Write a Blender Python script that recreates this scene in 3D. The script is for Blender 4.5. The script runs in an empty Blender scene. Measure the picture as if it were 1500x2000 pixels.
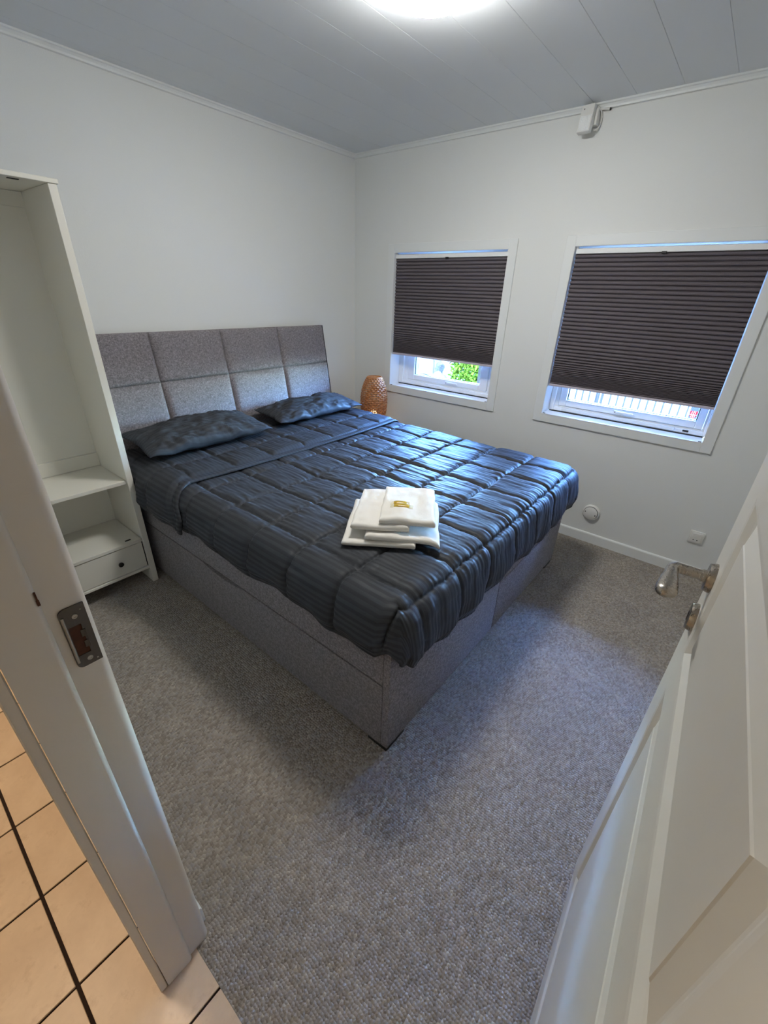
import bpy, bmesh, math, random
import numpy as np
from mathutils import Vector, Matrix, Euler

random.seed(7)
R = math.radians
S = bpy.context.scene
C = S.collection

# ------------------------------------------------------------------ camera
cam_d = bpy.data.cameras.new('camera')
cam_d.sensor_fit = 'HORIZONTAL'; cam_d.sensor_width = 36.0; cam_d.lens = 19.90
cam_d.clip_start = 0.01; cam_d.clip_end = 200
cam = bpy.data.objects.new('camera', cam_d); C.objects.link(cam)
_yaw, _pit, _rol = 0.9013, 0.4757, 0.0355
_f = Vector((math.sin(_yaw)*math.cos(_pit), math.cos(_yaw)*math.cos(_pit), -math.sin(_pit)))
_r = Vector((math.cos(_yaw), -math.sin(_yaw), 0)); _u = _r.cross(_f)
_r2 = math.cos(_rol)*_r + math.sin(_rol)*_u; _u2 = -math.sin(_rol)*_r + math.cos(_rol)*_u
cam.matrix_world = Matrix(((_r2.x,_u2.x,-_f.x,-2.9434),(_r2.y,_u2.y,-_f.y,-2.7235),(_r2.z,_u2.z,-_f.z,1.52),(0,0,0,1)))
S.camera = cam

# ------------------------------------------------------------------ world, sun, exposure
W = bpy.data.worlds.new('world'); S.world = W; W.use_nodes = True
_n = W.node_tree; _n.nodes.clear()
_sky = _n.nodes.new('ShaderNodeTexSky'); _sky.sky_type = 'NISHITA'; _sky.sun_disc = False
_sky.sun_elevation = R(48); _sky.sun_rotation = R(-100); _sky.air_density = 1.3; _sky.dust_density = 0.8
_bg = _n.nodes.new('ShaderNodeBackground'); _bg.inputs['Strength'].default_value = 50.0
_wo = _n.nodes.new('ShaderNodeOutputWorld')
# the camera's white balance is set for the lamp, so the daylight reads blue
_wb = _n.nodes.new('ShaderNodeMix'); _wb.data_type = 'RGBA'; _wb.blend_type = 'MULTIPLY'; _wb.inputs[0].default_value = 1.0
_wb.inputs[7].default_value = (0.42, 0.61, 1.0, 1)
_n.links.new(_sky.outputs[0], _wb.inputs[6]); _n.links.new(_wb.outputs[2], _bg.inputs[0]); _n.links.new(_bg.outputs[0], _wo.inputs[0])
sun_d = bpy.data.lights.new('sun', 'SUN'); sun_d.energy = 10.0; sun_d.angle = R(0.6); sun_d.color = (1.0, 0.95, 0.88)
sun = bpy.data.objects.new('sun', sun_d); C.objects.link(sun)
sun.rotation_euler = Vector((0.62, 0.12, -0.78)).to_track_quat('-Z', 'Y').to_euler()
LAMP_STRENGTH = 60.0
HALL_STRENGTH = 60.0
vs = S.view_settings
S.display_settings.display_device = 'sRGB'
vs.view_transform = 'Standard'; vs.look = 'None'; vs.gamma = 1.0; vs.use_curve_mapping = False
vs.exposure = 0.27

# ------------------------------------------------------------------ materials
def srgb(r, g, b):
    f = lambda c: (c/255)/12.92 if c/255 <= .04045 else ((c/255+.055)/1.055)**2.4
    return (f(r), f(g), f(b), 1)

class NT:
    def __init__(s, name):
        s.m = bpy.data.materials.new(name); s.m.use_nodes = True
        s.t = s.m.node_tree; s.b = s.t.nodes['Principled BSDF']
    def n(s, kind, **kw):
        nd = s.t.nodes.new(kind)
        for k, v in kw.items(): setattr(nd, k, v)
        return nd
    def l(s, a, b): s.t.links.new(a, b)
    def coord(s, scale=(1,1,1), kind='Object', rot=(0,0,0)):
        c = s.n('ShaderNodeTexCoord'); mp = s.n('ShaderNodeMapping')
        mp.inputs['Scale'].default_value = scale; mp.inputs['Rotation'].default_value = rot
        s.l(c.outputs[kind], mp.inputs['Vector']); return mp.outputs[0]
    def noise(s, vec, scale, detail=3, rough=.55):
        nd = s.n('ShaderNodeTexNoise'); nd.inputs['Scale'].default_value = scale
        nd.inputs['Detail'].default_value = detail; nd.inputs['Roughness'].default_value = rough
        s.l(vec, nd.inputs['Vector']); return nd.outputs['Fac']
    def ramp(s, fac, stops):
        r = s.n('ShaderNodeValToRGB'); e = r.color_ramp.elements
        while len(e) < len(stops): e.new(.5)
        for k, (p, c) in enumerate(stops): e[k].position = p; e[k].color = c
        s.l(fac, r.inputs[0]); return r.outputs[0]
    def bump(s, h, strength, dist=.002, prev=None):
        b = s.n('ShaderNodeBump'); b.inputs['Strength'].default_value = strength; b.inputs['Distance'].default_value = dist
        s.l(h, b.inputs['Height'])
        if prev is not None: s.l(prev, b.inputs['Normal'])
        return b.outputs[0]
    def math(s, op, a, b=None):
        m = s.n('ShaderNodeMath', operation=op)
        for i, v in enumerate((a, b)):
            if v is None: continue
            if isinstance(v, (int, float)): m.inputs[i].default_value = v
            else: s.l(v, m.inputs[i])
        return m.outputs[0]

def simple(name, col, rough=.5, metal=0, spec=.5, bscale=0, bstr=0, bdist=.001, var=0, vscale=3):
    t = NT(name); t.b.inputs['Roughness'].default_value = rough; t.b.inputs['Metallic'].default_value = metal
    t.b.inputs['Specular IOR Level'].default_value = spec
    t.b.inputs['Base Color'].default_value = col
    v = None
    if var or bstr: v = t.coord()
    if var:
        f = t.noise(v, vscale, 4)
        c0 = tuple(max(0, x*(1-var)) for x in col[:3])+(1,); c1 = tuple(min(1, x*(1+var)) for x in col[:3])+(1,)
        t.l(t.ramp(f, [(.3, c0), (.7, c1)]), t.b.inputs['Base Color'])
    if bstr:
        t.l(t.bump(t.noise(v, bscale, 3), bstr, bdist), t.b.inputs['Normal'])
    return t.m

M = {}
M['wall'] = simple('wall_paint', srgb(224,226,224), .62, bscale=260, bstr=.35, bdist=.0012)
M['ceil'] = simple('ceiling_paint', srgb(222,226,230), .38, bscale=180, bstr=.12, bdist=.0006)
M['trimw'] = simple('trim_white', srgb(226,229,228), .42, bscale=90, bstr=.05)
M['frame'] = simple('jamb_paint', srgb(214,208,200), .4, var=.02, vscale=6, bscale=120, bstr=.06)
M['doorp'] = simple('door_paint', srgb(212,209,200), .42, var=.015, vscale=5, bscale=140, bstr=.06)
M['upvc'] = simple('window_white', srgb(238,240,240), .3)
M['laminate'] = simple('white_laminate', srgb(226,223,212), .45)
M['black'] = simple('black_plastic', srgb(18,17,16), .45)
M['dark'] = simple('gap_shade', srgb(14,13,12), .9)  # near-black colour standing in for shade inside gaps
M['plastic'] = simple('white_plastic', srgb(226,226,222), .35)
M['seam'] = simple('blind_rail', srgb(196,188,200), .5)
M['rubber'] = simple('rubber_gasket', srgb(40,42,46), .7)
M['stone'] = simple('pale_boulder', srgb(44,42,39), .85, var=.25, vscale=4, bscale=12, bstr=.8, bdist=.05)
M['concrete'] = simple('pale_paving', srgb(225,222,214), .9, var=.06, vscale=1.5)
M['yardm'] = simple('darkened_yard', srgb(58,55,50), .9, var=.12, vscale=3)  # pale ground coloured dark so the strong skylight does not wash out the railing
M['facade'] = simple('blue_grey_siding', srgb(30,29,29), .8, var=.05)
M['postm'] = simple('weathered_post', srgb(17,15,12), .8, var=.15, vscale=9)  # weathered grey wood, coloured near-black to offset the strong skylight
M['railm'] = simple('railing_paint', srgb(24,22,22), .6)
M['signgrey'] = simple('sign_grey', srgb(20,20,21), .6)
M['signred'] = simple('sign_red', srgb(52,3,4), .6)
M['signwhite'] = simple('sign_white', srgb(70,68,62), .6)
M['bark'] = simple('tree_bark', srgb(44,38,32), .9, var=.2, vscale=20)
M['grout'] = simple('dark_grout', srgb(44,28,20), .9)
M['knob'] = simple('black_knob', srgb(12,12,12), .3)
M['oakhole'] = simple('raw_wood', srgb(70,36,16), .8, var=.3, vscale=60)
M['bulb'] = None

def metal(name, col, rough, aniso=0):
    t = NT(name); t.b.inputs['Base Color'].default_value = col; t.b.inputs['Metallic'].default_value = 1
    v = t.coord((400, 400, 30)); f = t.noise(v, 1, 2)
    r = t.n('ShaderNodeMapRange'); r.inputs['To Min'].default_value = rough*.75; r.inputs['To Max'].default_value = rough*1.3
    t.l(f, r.inputs[0]); t.l(r.outputs[0], t.b.inputs['Roughness']); return t.m
M['steel'] = metal('brushed_steel', srgb(168,160,150), .28)
M['strike'] = metal('dull_strike_metal', srgb(96,92,88), .5)
M['screw'] = metal('zinc_screw', srgb(170,166,156), .35)

def glass(name, col=(1,1,1,1), rough=0):
    t = NT(name); t.t.nodes.remove(t.b)
    g = t.n('ShaderNodeBsdfGlossy'); g.inputs['Roughness'].default_value = .02
    tr = t.n('ShaderNodeBsdfTransparent'); tr.inputs[0].default_value = col
    fr = t.n('ShaderNodeFresnel'); fr.inputs['IOR'].default_value = 1.45
    mx = t.n('ShaderNodeMixShader'); t.l(fr.outputs[0], mx.inputs[0]); t.l(tr.outputs[0], mx.inputs[1]); t.l(g.outputs[0], mx.inputs[2])
    t.l(mx.outputs[0], t.t.nodes['Material Output'].inputs[0]); return t.m
M['glass'] = glass('window_glass', (.93,.97,.97,1))
M['film'] = NT('clear_film').m
_fb = M['film'].node_tree.nodes['Principled BSDF']; _fb.inputs['Base Color'].default_value = srgb(232,226,190); _fb.inputs['Roughness'].default_value = .2; _fb.inputs['Alpha'].default_value = .4

def emis(name, col, strength):
    t = NT(name); t.b.inputs['Base Color'].default_value = col
    t.b.inputs['Emission Color'].default_value = col; t.b.inputs['Emission Strength'].default_value = strength
    t.b.inputs['Roughness'].default_value = .4; return t.m
M['diffuser'] = emis('lamp_diffuser', (1.0, .985, .945, 1), LAMP_STRENGTH)
M['halldiff'] = emis('hall_lamp_diffuser', (1.0, .78, .55, 1), HALL_STRENGTH)
M['bulb'] = emis('warm_bulb', (1.0, .62, .30, 1), 4.0)

def m_carpet():
    t = NT('loop_carpet'); t.b.inputs['Roughness'].default_value = .95; t.b.inputs['Specular IOR Level'].default_value = .1
    t.b.inputs['Sheen Weight'].default_value = .15
    v = t.coord((1,1,1), rot=(0,0,.0))
    # slight waviness of the loop rows
    nz = t.n('ShaderNodeTexNoise'); nz.inputs['Scale'].default_value = 60; t.l(v, nz.inputs['Vector'])
    mixv = t.n('ShaderNodeVectorMath', operation='MULTIPLY_ADD'); mixv.inputs[1].default_value = (.004,.004,0)
    t.l(nz.outputs['Color'], mixv.inputs[0]); t.l(v, mixv.inputs[2])
    sc = t.n('ShaderNodeVectorMath', operation='MULTIPLY'); sc.inputs[1].default_value = (118, 150, 1); t.l(mixv.outputs[0], sc.inputs[0])
    vo = t.n('ShaderNodeTexVoronoi', voronoi_dimensions='2D'); vo.inputs['Scale'].default_value = 1; vo.inputs['Randomness'].default_value = .55
    t.l(sc.outputs[0], vo.inputs['Vector'])
    dist = vo.outputs['Distance']; cellc = vo.outputs['Color']
    sep = t.n('ShaderNodeSeparateColor'); t.l(cellc, sep.inputs[0])
    base = t.ramp(sep.outputs[0], [(0, srgb(134,126,116)), (.35, srgb(151,142,131)), (.6, srgb(165,156,145)), (.85, srgb(157,152,148)), (1, srgb(182,173,160))])
    patch = t.ramp(t.noise(v, 9, 5, .6), [(.3, (.86,.86,.87,1)), (.7, (1.08,1.06,1.03,1))])
    mul = t.n('ShaderNodeMix', data_type='RGBA', blend_type='MULTIPLY'); mul.inputs[0].default_value = 1
    t.l(base, mul.inputs[6]); t.l(patch, mul.inputs[7])
    t.l(mul.outputs[2], t.b.inputs['Base Color'])
    inv = t.math('SUBTRACT', .75, dist)
    t.l(t.bump(inv, .8, .006), t.b.inputs['Normal']); return t.m
M['carpet'] = m_carpet()

def m_fabric(name, dark, mid, light, sc=420, bstr=.5):
    t = NT(name); t.b.inputs['Roughness'].default_value = .9; t.b.inputs['Specular IOR Level'].default_value = .15
    t.b.inputs['Sheen Weight'].default_value = .12
    v = t.coord()
    f1 = t.noise(v, sc, 2, .6); f2 = t.noise(v, sc*.27, 3, .6)
    f = t.math('ADD', t.math('MULTIPLY', f1, .55), t.math('MULTIPLY', f2, .45))
    t.l(t.ramp(f, [(.36, dark), (.5, mid), (.64, light)]), t.b.inputs['Base Color'])
    t.l(t.bump(f1, bstr, .0012), t.b.inputs['Normal']); return t.m
M['melange'] = m_fabric('grey_melange_fabric', srgb(90,86,88), srgb(124,119,122), srgb(160,154,157))
M['melange_dark'] = m_fabric('dark_edge_fabric', srgb(58,56,58), srgb(74,72,74), srgb(90,88,90))

def m_satin():
    t = NT('striped_satin'); t.b.inputs['Specular IOR Level'].default_value = .18
    uv = t.coord(kind='UV')
    w = t.n('ShaderNodeTexWave', wave_type='BANDS', bands_direction='X'); w.inputs['Scale'].default_value = 2*math.pi/20/.021*1.0
    w.inputs['Distortion'].default_value = 0; t.l(uv, w.inputs['Vector'])
    st = t.ramp(w.outputs['Fac'], [(.4,(0,0,0,1)), (.6,(1,1,1,1))])
    t.l(t.ramp(st, [(0, srgb(50,52,56)), (1, srgb(57,59,63))]), t.b.inputs['Base Color'])
    rr = t.n('ShaderNodeMapRange'); rr.inputs['To Min'].default_value = .68; rr.inputs['To Max'].default_value = .5
    t.l(st, rr.inputs[0]); t.l(rr.outputs[0], t.b.inputs['Roughness'])
    fine = t.noise(t.coord((60, 24, 1), kind='UV'), 1, 4, .6)
    t.l(t.bump(fine, .2, .003), t.b.inputs['Normal']); return t.m
M['satin'] = m_satin()

def m_towel():
    t = NT('white_terry'); t.b.inputs['Roughness'].default_value = .95; t.b.inputs['Specular IOR Level'].default_value = .1
    t.b.inputs['Sheen Weight'].default_value = .3
    t.b.inputs['Base Color'].default_value = srgb(226,222,213)
    v = t.coord(); t.l(t.bump(t.noise(v, 520, 2), .7, .002), t.b.inputs['Normal']); return t.m
M['towel'] = m_towel()

def m_blind():
    t = NT('pleated_blind_fabric'); t.b.inputs['Roughness'].default_value = .85; t.b.inputs['Specular IOR Level'].default_value = .15
    v = t.coord((1, 1, 1)); f = t.noise(v, 700, 2)
    t.l(t.ramp(f, [(.35, srgb(92,86,91)), (.65, srgb(114,107,112))]), t.b.inputs['Base Color']); return t.m
M['blind'] = m_blind()

def m_tile():
    t = NT('beige_ceramic_tile'); t.b.inputs['Roughness'].default_value = .38
    v = t.coord(kind='Object')
    f = t.noise(v, 5, 6, .65); f2 = t.noise(v, 22, 5, .7)
    base = t.ramp(f, [(.3, srgb(206,178,150)), (.55, srgb(220,194,166)), (.75, srgb(230,206,180))])
    stain = t.ramp(f2, [(.55, (1,1,1,1)), (.8, (.80,.74,.68,1))])
    mul = t.n('ShaderNodeMix', data_type='RGBA', blend_type='MULTIPLY'); mul.inputs[0].default_value = 1
    t.l(base, mul.inputs[6]); t.l(stain, mul.inputs[7]); t.l(mul.outputs[2], t.b.inputs['Base Color']); return t.m
M['tile'] = m_tile()

def m_bamboo():
    t = NT('woven_bamboo'); t.b.inputs['Roughness'].default_value = .55
    v = t.coord((1,1,1)); f = t.noise(v, 60, 4)
    col = t.ramp(f, [(.3, srgb(168,104,58)), (.7, srgb(206,146,92))]); t.l(col, t.b.inputs['Base Color'])
    t.b.inputs['Subsurface Weight'].default_value = 0
    return t.m
M['bamboo'] = m_bamboo()
def m_leaf():
    t = NT('hedge_leaf'); t.b.inputs['Roughness'].default_value = .6
    v = t.coord(); t.l(t.ramp(t.noise(v, 14, 3), [(.3, srgb(20,34,5)), (.7, srgb(46,58,12))]), t.b.inputs['Base Color']); return t.m
M['leaf'] = m_leaf()
for _k in ('yardm', 'facade', 'stone', 'postm', 'railm', 'bark', 'leaf', 'signgrey', 'signred', 'signwhite'):
    M[_k].node_tree.nodes['Principled BSDF'].inputs['Specular IOR Level'].default_value = 0.0      # matt outdoor surfaces, base colours darkened to offset the very bright sky
M['gel'] = NT('amber_gel').m
_g = M['gel'].node_tree.nodes['Principled BSDF']; _g.inputs['Base Color'].default_value = srgb(206,172,52); _g.inputs['Roughness'].default_value = .15
_g.inputs['Transmission Weight'].default_value = .35

# ------------------------------------------------------------------ helpers
ORG = {}
def org(p): return ORG.get(p.name, Vector((0,0,0))) if p else Vector((0,0,0))

def link(name, me, mat=None, parent=None, loc=None, smooth=None, local=False):
    """me in world coords (or parent-local when local=True); the origin is moved to the middle of the mesh"""
    co = np.empty(len(me.vertices)*3); me.vertices.foreach_get('co', co); co = co.reshape(-1, 3)
    mid = (co.min(0)+co.max(0))/2; base = Vector((mid[0], mid[1], mid[2]))
    co -= mid; me.vertices.foreach_set('co', co.ravel()); me.update()
    if mat is not None: me.materials.append(mat)
    if smooth is not None:
        me.polygons.foreach_set('use_smooth', [True]*len(me.polygons))
        me.set_sharp_from_angle(angle=R(smooth))
    o = bpy.data.objects.new(name, me); C.objects.link(o)
    o.location = base - (Vector((0,0,0)) if local else org(parent))
    if parent: o.parent = parent
    ORG[o.name] = base if not local else base + org(parent)
    return o

def pydata(name, verts, faces, mat=None, parent=None, smooth=None, local=False):
    me = bpy.data.meshes.new(name); me.from_pydata([tuple(v) for v in verts], [], [tuple(f) for f in faces]); me.validate(); me.update()
    return link(name, me, mat, parent, smooth=smooth, local=local)

def bm_obj(name, bm, mat, parent=None, smooth=None, local=False):
    bmesh.ops.recalc_face_normals(bm, faces=bm.faces)
    me = bpy.data.meshes.new(name); bm.to_mesh(me); bm.free()
    return link(name, me, mat, parent, smooth=smooth, local=local)

def add_box(bm, lo, hi, bevel=0, seg=1):
    r = bmesh.ops.create_cube(bm, size=1)
    vs_ = r['verts']
    for v in vs_:
        v.co = Vector([lo[i] + (v.co[i]+.5)*(hi[i]-lo[i]) for i in range(3)])
    if bevel:
        es = list({e for v in vs_ for e in v.link_edges})
        bmesh.ops.bevel(bm, geom=es, offset=bevel, segments=seg, affect='EDGES', profile=.5)

def box(name, lo, hi, mat, parent=None, bevel=0, seg=1, local=False):
    lo2 = [min(a, b) for a, b in zip(lo, hi)]; hi2 = [max(a, b) for a, b in zip(lo, hi)]
    bm = bmesh.new(); add_box(bm, lo2, hi2, bevel, seg)
    return bm_obj(name, bm, mat, parent, smooth=35 if bevel and seg > 1 else None, local=local)

def boxes(name, lst, mat, parent=None, bevel=0, local=False):
    bm = bmesh.new()
    for lo, hi in lst:
        add_box(bm, [min(a, b) for a, b in zip(lo, hi)], [max(a, b) for a, b in zip(lo, hi)], bevel)
    return bm_obj(name, bm, mat, parent, local=local)

def lathe(name, prof, axis, at, mat, parent=None, n=32, smooth=40, local=False):
    """prof: [(r, h)], revolved about axis ('X','Y','Z') through at"""
    vs_, fs = [], []
    for r, h in prof:
        for k in range(n):
            a = 2*math.pi*k/n; c, s = r*math.cos(a), r*math.sin(a)
            v = {'Z': (c, s, h), 'X': (h, c, s), 'Y': (s, h, c)}[axis]
            vs_.append((v[0]+at[0], v[1]+at[1], v[2]+at[2]))
    m = len(prof)
    for i in range(m-1):
        for k in range(n):
            fs.append((i*n+k, i*n+(k+1) % n, (i+1)*n+(k+1) % n, (i+1)*n+k))
    if prof[0][0] > 1e-6: fs.append(tuple(range(n-1, -1, -1)))
    if prof[-1][0] > 1e-6: fs.append(tuple((m-1)*n+k for k in range(n)))
    bm = bmesh.new(); bv = [bm.verts.new(v) for v in vs_]
    for f in fs:
        try: bm.faces.new([bv[i] for i in f])
        except ValueError: pass
    bmesh.ops.remove_doubles(bm, verts=bm.verts, dist=1e-6)
    return bm_obj(name, bm, mat, parent, smooth=smooth, local=local)

def tube(name, pts, rads, mat, parent=None, n=16, local=False, smooth=50, flat=None):
    """swept tube along pts; rads = radius or (ra, rb) per point"""
    pts = [Vector(p) for p in pts]; vs_, fs = [], []
    up = Vector((0, 0, 1))
    for i, p in enumerate(pts):
        d = (pts[min(i+1, len(pts)-1)] - pts[max(i-1, 0)]).normalized()
        ref = up if abs(d.dot(up)) < .95 else Vector((1, 0, 0))
        a = d.cross(ref).normalized(); b = a.cross(d).normalized()
        r = rads[i] if hasattr(rads, '__len__') else rads
        ra, rb = r if hasattr(r, '__len__') else (r, r)
        for k in range(n):
            t = 2*math.pi*k/n
            vs_.append(p + a*ra*math.cos(t) + b*rb*math.sin(t))
    m = len(pts)
    for i in range(m-1):
        for k in range(n): fs.append((i*n+k, i*n+(k+1) % n, (i+1)*n+(k+1) % n, (i+1)*n+k))
    fs.append(tuple(range(n-1, -1, -1))); fs.append(tuple((m-1)*n+k for k in range(n)))
    return pydata(name, vs_, fs, mat, parent, smooth=smooth, local=local)

def grid(name, P, mat, parent=None, uv=None, smooth=True, close=False, thick=0, local=False):
    """P: (ni, nj, 3) array"""
    ni, nj = P.shape[:2]
    idx = np.arange(ni*nj).reshape(ni, nj)
    f = np.stack([idx[:-1,:-1], idx[1:,:-1], idx[1:,1:], idx[:-1,1:]], -1).reshape(-1, 4)
    me = bpy.data.meshes.new(name)
    me.from_pydata(P.reshape(-1, 3).tolist(), [], f.tolist()); me.update()
    if uv is not None:
        l = me.uv_layers.new(name='UVMap'); li = np.empty(len(me.loops), int); me.loops.foreach_get('vertex_index', li)
        l.data.foreach_set('uv', uv.reshape(-1, 2)[li].ravel())
    o = link(name, me, mat, parent, smooth=180 if smooth else None, local=local)
    if thick:
        md = o.modifiers.new('thickness', 'SOLIDIFY'); md.thickness = thick; md.offset = -1
    return o

def empty(name, loc, label=None, cat=None, group=None, rz=0):
    o = bpy.data.objects.new(name, None); C.objects.link(o); o.location = loc; o.rotation_euler = (0, 0, rz)
    o.empty_display_size = .1
    ORG[o.name] = Vector(loc)
    if label: tag(o, label, cat, group)
    return o
def tag(o, label, cat=None, group=None, kind=None):
    o['label'] = label
    if cat: o['category'] = cat
    if group: o['group'] = group
    if kind: o['kind'] = kind
    return o
def struct(o, label, cat): return tag(o, label, cat, kind='structure')

_rng = np.random.default_rng(3)
_tab = _rng.random((256, 256))
def vnoise(x, y):
    xi = np.floor(x).astype(int); yi = np.floor(y).astype(int); fx = x-xi; fy = y-yi
    fx = fx*fx*(3-2*fx); fy = fy*fy*(3-2*fy)
    g = lambda a, b: _tab[a & 255, b & 255]
    return (g(xi,yi)*(1-fx)+g(xi+1,yi)*fx)*(1-fy) + (g(xi,yi+1)*(1-fx)+g(xi+1,yi+1)*fx)*fy - .5
def fbm(x, y, o=4):
    s = 0; a = 1.
    for k in range(o): s = s + a*vnoise(x*2**k+17.3*k, y*2**k+5.1*k); a *= .5
    return s

# ------------------------------------------------------------------ the room
H = 2.423; RX = -2.832; RY = -3.20
fl = box('floor', (RX-.033, RY, -.04), (0.0, 0.0, 0.0), M['carpet']); struct(fl, 'grey beige loop pile carpet covering the bedroom floor', 'floor')
wb = box('wall_back', (RX-.13, 0, -.04), (.3, .15, 2.6), M['wall']); struct(wb, 'white textured wall behind the bed headboard', 'wall')
wf = box('wall_front', (RX-.13, RY-.12, -.04), (.3, RY, 2.6), M['wall']); struct(wf, 'white wall behind the open door', 'wall')
# window wall with two openings
LW = dict(y0=-.413, y1=-1.333, z0=.827, z1=1.793); RW = dict(y0=-1.744, y1=-2.670, z0=.827, z1=1.797)
ww = boxes('wall_right', [
    ((0, 0, -.04), (.3, LW['y0'], 2.6)), ((0, LW['y0'], -.04), (.3, LW['y1'], LW['z0'])), ((0, LW['y0'], LW['z1']), (.3, LW['y1'], 2.6)),
    ((0, LW['y1'], -.04), (.3, RW['y0'], 2.6)), ((0, RW['y0'], -.04), (.3, RW['y1'], RW['z0'])), ((0, RW['y0'], RW['z1']), (.3, RW['y1'], 2.6)),
    ((0, RW['y1'], -.04), (.3, RY, 2.6))], M['wall'])
struct(ww, 'white textured wall holding the two blind-covered windows', 'wall')
# door wall
DY0, DY1, DZ = -2.06, -2.855, 2.07
wl = boxes('wall_left', [((RX-.11, 0, -.04), (RX, DY0, 2.6)), ((RX-.11, DY0, DZ+.02), (RX, DY1-.02, 2.6)), ((RX-.11, DY1-.02, -.04), (RX, RY, 2.6))], M['wall'])
struct(wl, 'white wall on the left pierced by the doorway', 'wall')
# ceiling of boards, each a plank
ce = box('ceiling', (RX-.11, RY, H+.012), (.0, .0, 2.62), M['ceil']); struct(ce, 'pale grey panelled ceiling of wide boards', 'ceiling')
ys = [0.0] + [-.0845-.2017*n for n in range(16)]
ys = [y for y in ys if y > RY+.05] + [RY]
for i in range(len(ys)-1):
    y0, y1 = ys[i], ys[i+1]
    bm = bmesh.new(); add_box(bm, (RX-.0, y1+.0003, H), (0.0, y0-.0003, H+.012))
    es = [e for e in bm.edges if all(abs(v.co.z-H) < 1e-5 for v in e.verts) and abs(e.verts[0].co.y-e.verts[1].co.y) < 1e-5]
    bmesh.ops.bevel(bm, geom=es, offset=.0011, segments=1, affect='EDGES')
    bm_obj('ceiling_board', bm, M['ceil'], ce)
# cornice strips
def strip(name, prof, path0, path1, nrm, mat, parent=None):
    """profile [(out, z)] swept from path0 to path1; nrm = direction into room"""
    a, b = Vector(path0), Vector(path1); n_ = Vector(nrm); vs_, fs = [], []
    for P in (a, b):
        for o_, z in prof: vs_.append((P.x+n_.x*o_, P.y+n_.y*o_, z))
    k = len(prof)
    for i in range(k): fs.append((i, (i+1) % k, k+(i+1) % k, k+i))
    fs.append(tuple(range(k))); fs.append(tuple(range(2*k-1, k-1, -1)))
    bm = bmesh.new(); bv = [bm.verts.new(v) for v in vs_]
    for f in fs: bm.faces.new([bv[i] for i in f])
    return bm_obj(name, bm, mat, parent)
cprof = [(0, H), (.024, H), (.024, H-.007), (.018, H-.010), (.013, H-.018), (.012, H-.026), (0, H-.028)]
for k, (a, b, n_, nm) in enumerate([((RX, 0, 0), (0, 0, 0), (0, -1, 0), 'headboard'), ((0, 0, 0), (0, RY, 0), (-1, 0, 0), 'window'), ((RX, RY, 0), (RX, 0, 0), (1, 0, 0), 'doorway')]):
    struct(strip('trim_%d' % (k+1), cprof, a, b, n_, M['trimw']), 'thin white cornice strip along the top of the %s wall' % nm, 'cornice')
bprof = [(0, 0), (.013, 0), (.013, .062), (.010, .068), (.005, .0705), (0, .071)]
for nm, a, b, n_, tx in [('right', (0, 0, 0), (0, RY, 0), (-1, 0, 0), 'window'), ('back', (RX, 0, 0), (0, 0, 0), (0, -1, 0), 'headboard'), ('left', (RX, DY0+.0, 0), (RX, 0, 0), (1, 0, 0), 'doorway')]:
    struct(strip('baseboard_'+nm, bprof, a, b, n_, M['trimw']), 'low white skirting board at the foot of the %s wall' % tx, 'baseboard')

# hall: tiled floor, walls, ceiling, lamp
hall = box('floor_hall', (-4.5, -4.4, -.05), (RX-.033, .6, -.006), M['grout']); struct(hall, 'orange beige tiled hall floor with dark grout outside the doorway', 'floor')
TS = .2662; tiles = {}
for i in range(-1, 6):
    for j in range(-7, 9):
        x1 = -3.083 + (1-i)*TS; y0 = -1.4045 - j*TS
        lo = [x1-TS+.0042, y0-TS+.0028, -.006]; hi = [x1-.0042, y0-.0028, 0]
        if i == 0 : hi[0] = min(hi[0], RX-.033)
        if i == -1: continue
        if lo[0] < -4.5 or lo[1] < -4.4 or hi[1] > .6: continue
        key = round(hi[0]-lo[0], 4)
        if key not in tiles:
            bm = bmesh.new(); add_box(bm, lo, hi, .0012)
            o = bm_obj('tile', bm, M['tile'], hall); tiles[key] = o.data
        else:
            o = bpy.data.objects.new('tile', tiles[key]); C.objects.link(o); o.parent = hall
            o.location = Vector([(a+b)/2 for a, b in zip(lo, hi)]) - org(hall)
struct(box('wall_hall_far', (-4.6, -4.4, -.05), (-4.5, .6, 2.5), M['wall']), 'white far wall of the tiled hall', 'wall')
struct(box('wall_hall_end', (-4.5, .6, -.05), (RX-.11, .7, 2.5), M['wall']), 'white end wall of the hall behind the bedroom', 'wall')
struct(box('wall_hall_near', (-4.5, -4.5, -.05), (RX-.11, -4.4, 2.5), M['wall']), 'white near end wall of the hall', 'wall')
struct(boxes('wall_hall_side', [((RX-.11, 0.15, -.05), (RX, .6, 2.5)), ((RX-.11, -4.4, -.05), (RX, RY-.12, 2.5))], M['wall']), 'white hall wall continuing past the bedroom', 'wall')
struct(box('ceiling_hall', (-4.6, -4.5, 2.45), (RX-.11, .7, 2.5), M['wall']), 'white ceiling of the hall', 'ceiling')
hl = empty('hall_lamp', (-3.32, -.95, 2.45), 'round warm ceiling lamp in the tiled hall', 'ceiling lamp')
lathe('base', [(.17, 0), (.17, -.02)], 'Z', (-3.32, -.95, 2.45), M['plastic'], hl)
lathe('diffuser', [(.16, -.02), (.155, -.05), (.12, -.075), (.06, -.088), (0, -.09)], 'Z', (-3.32, -.95, 2.45), M['halldiff'], hl)

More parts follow.
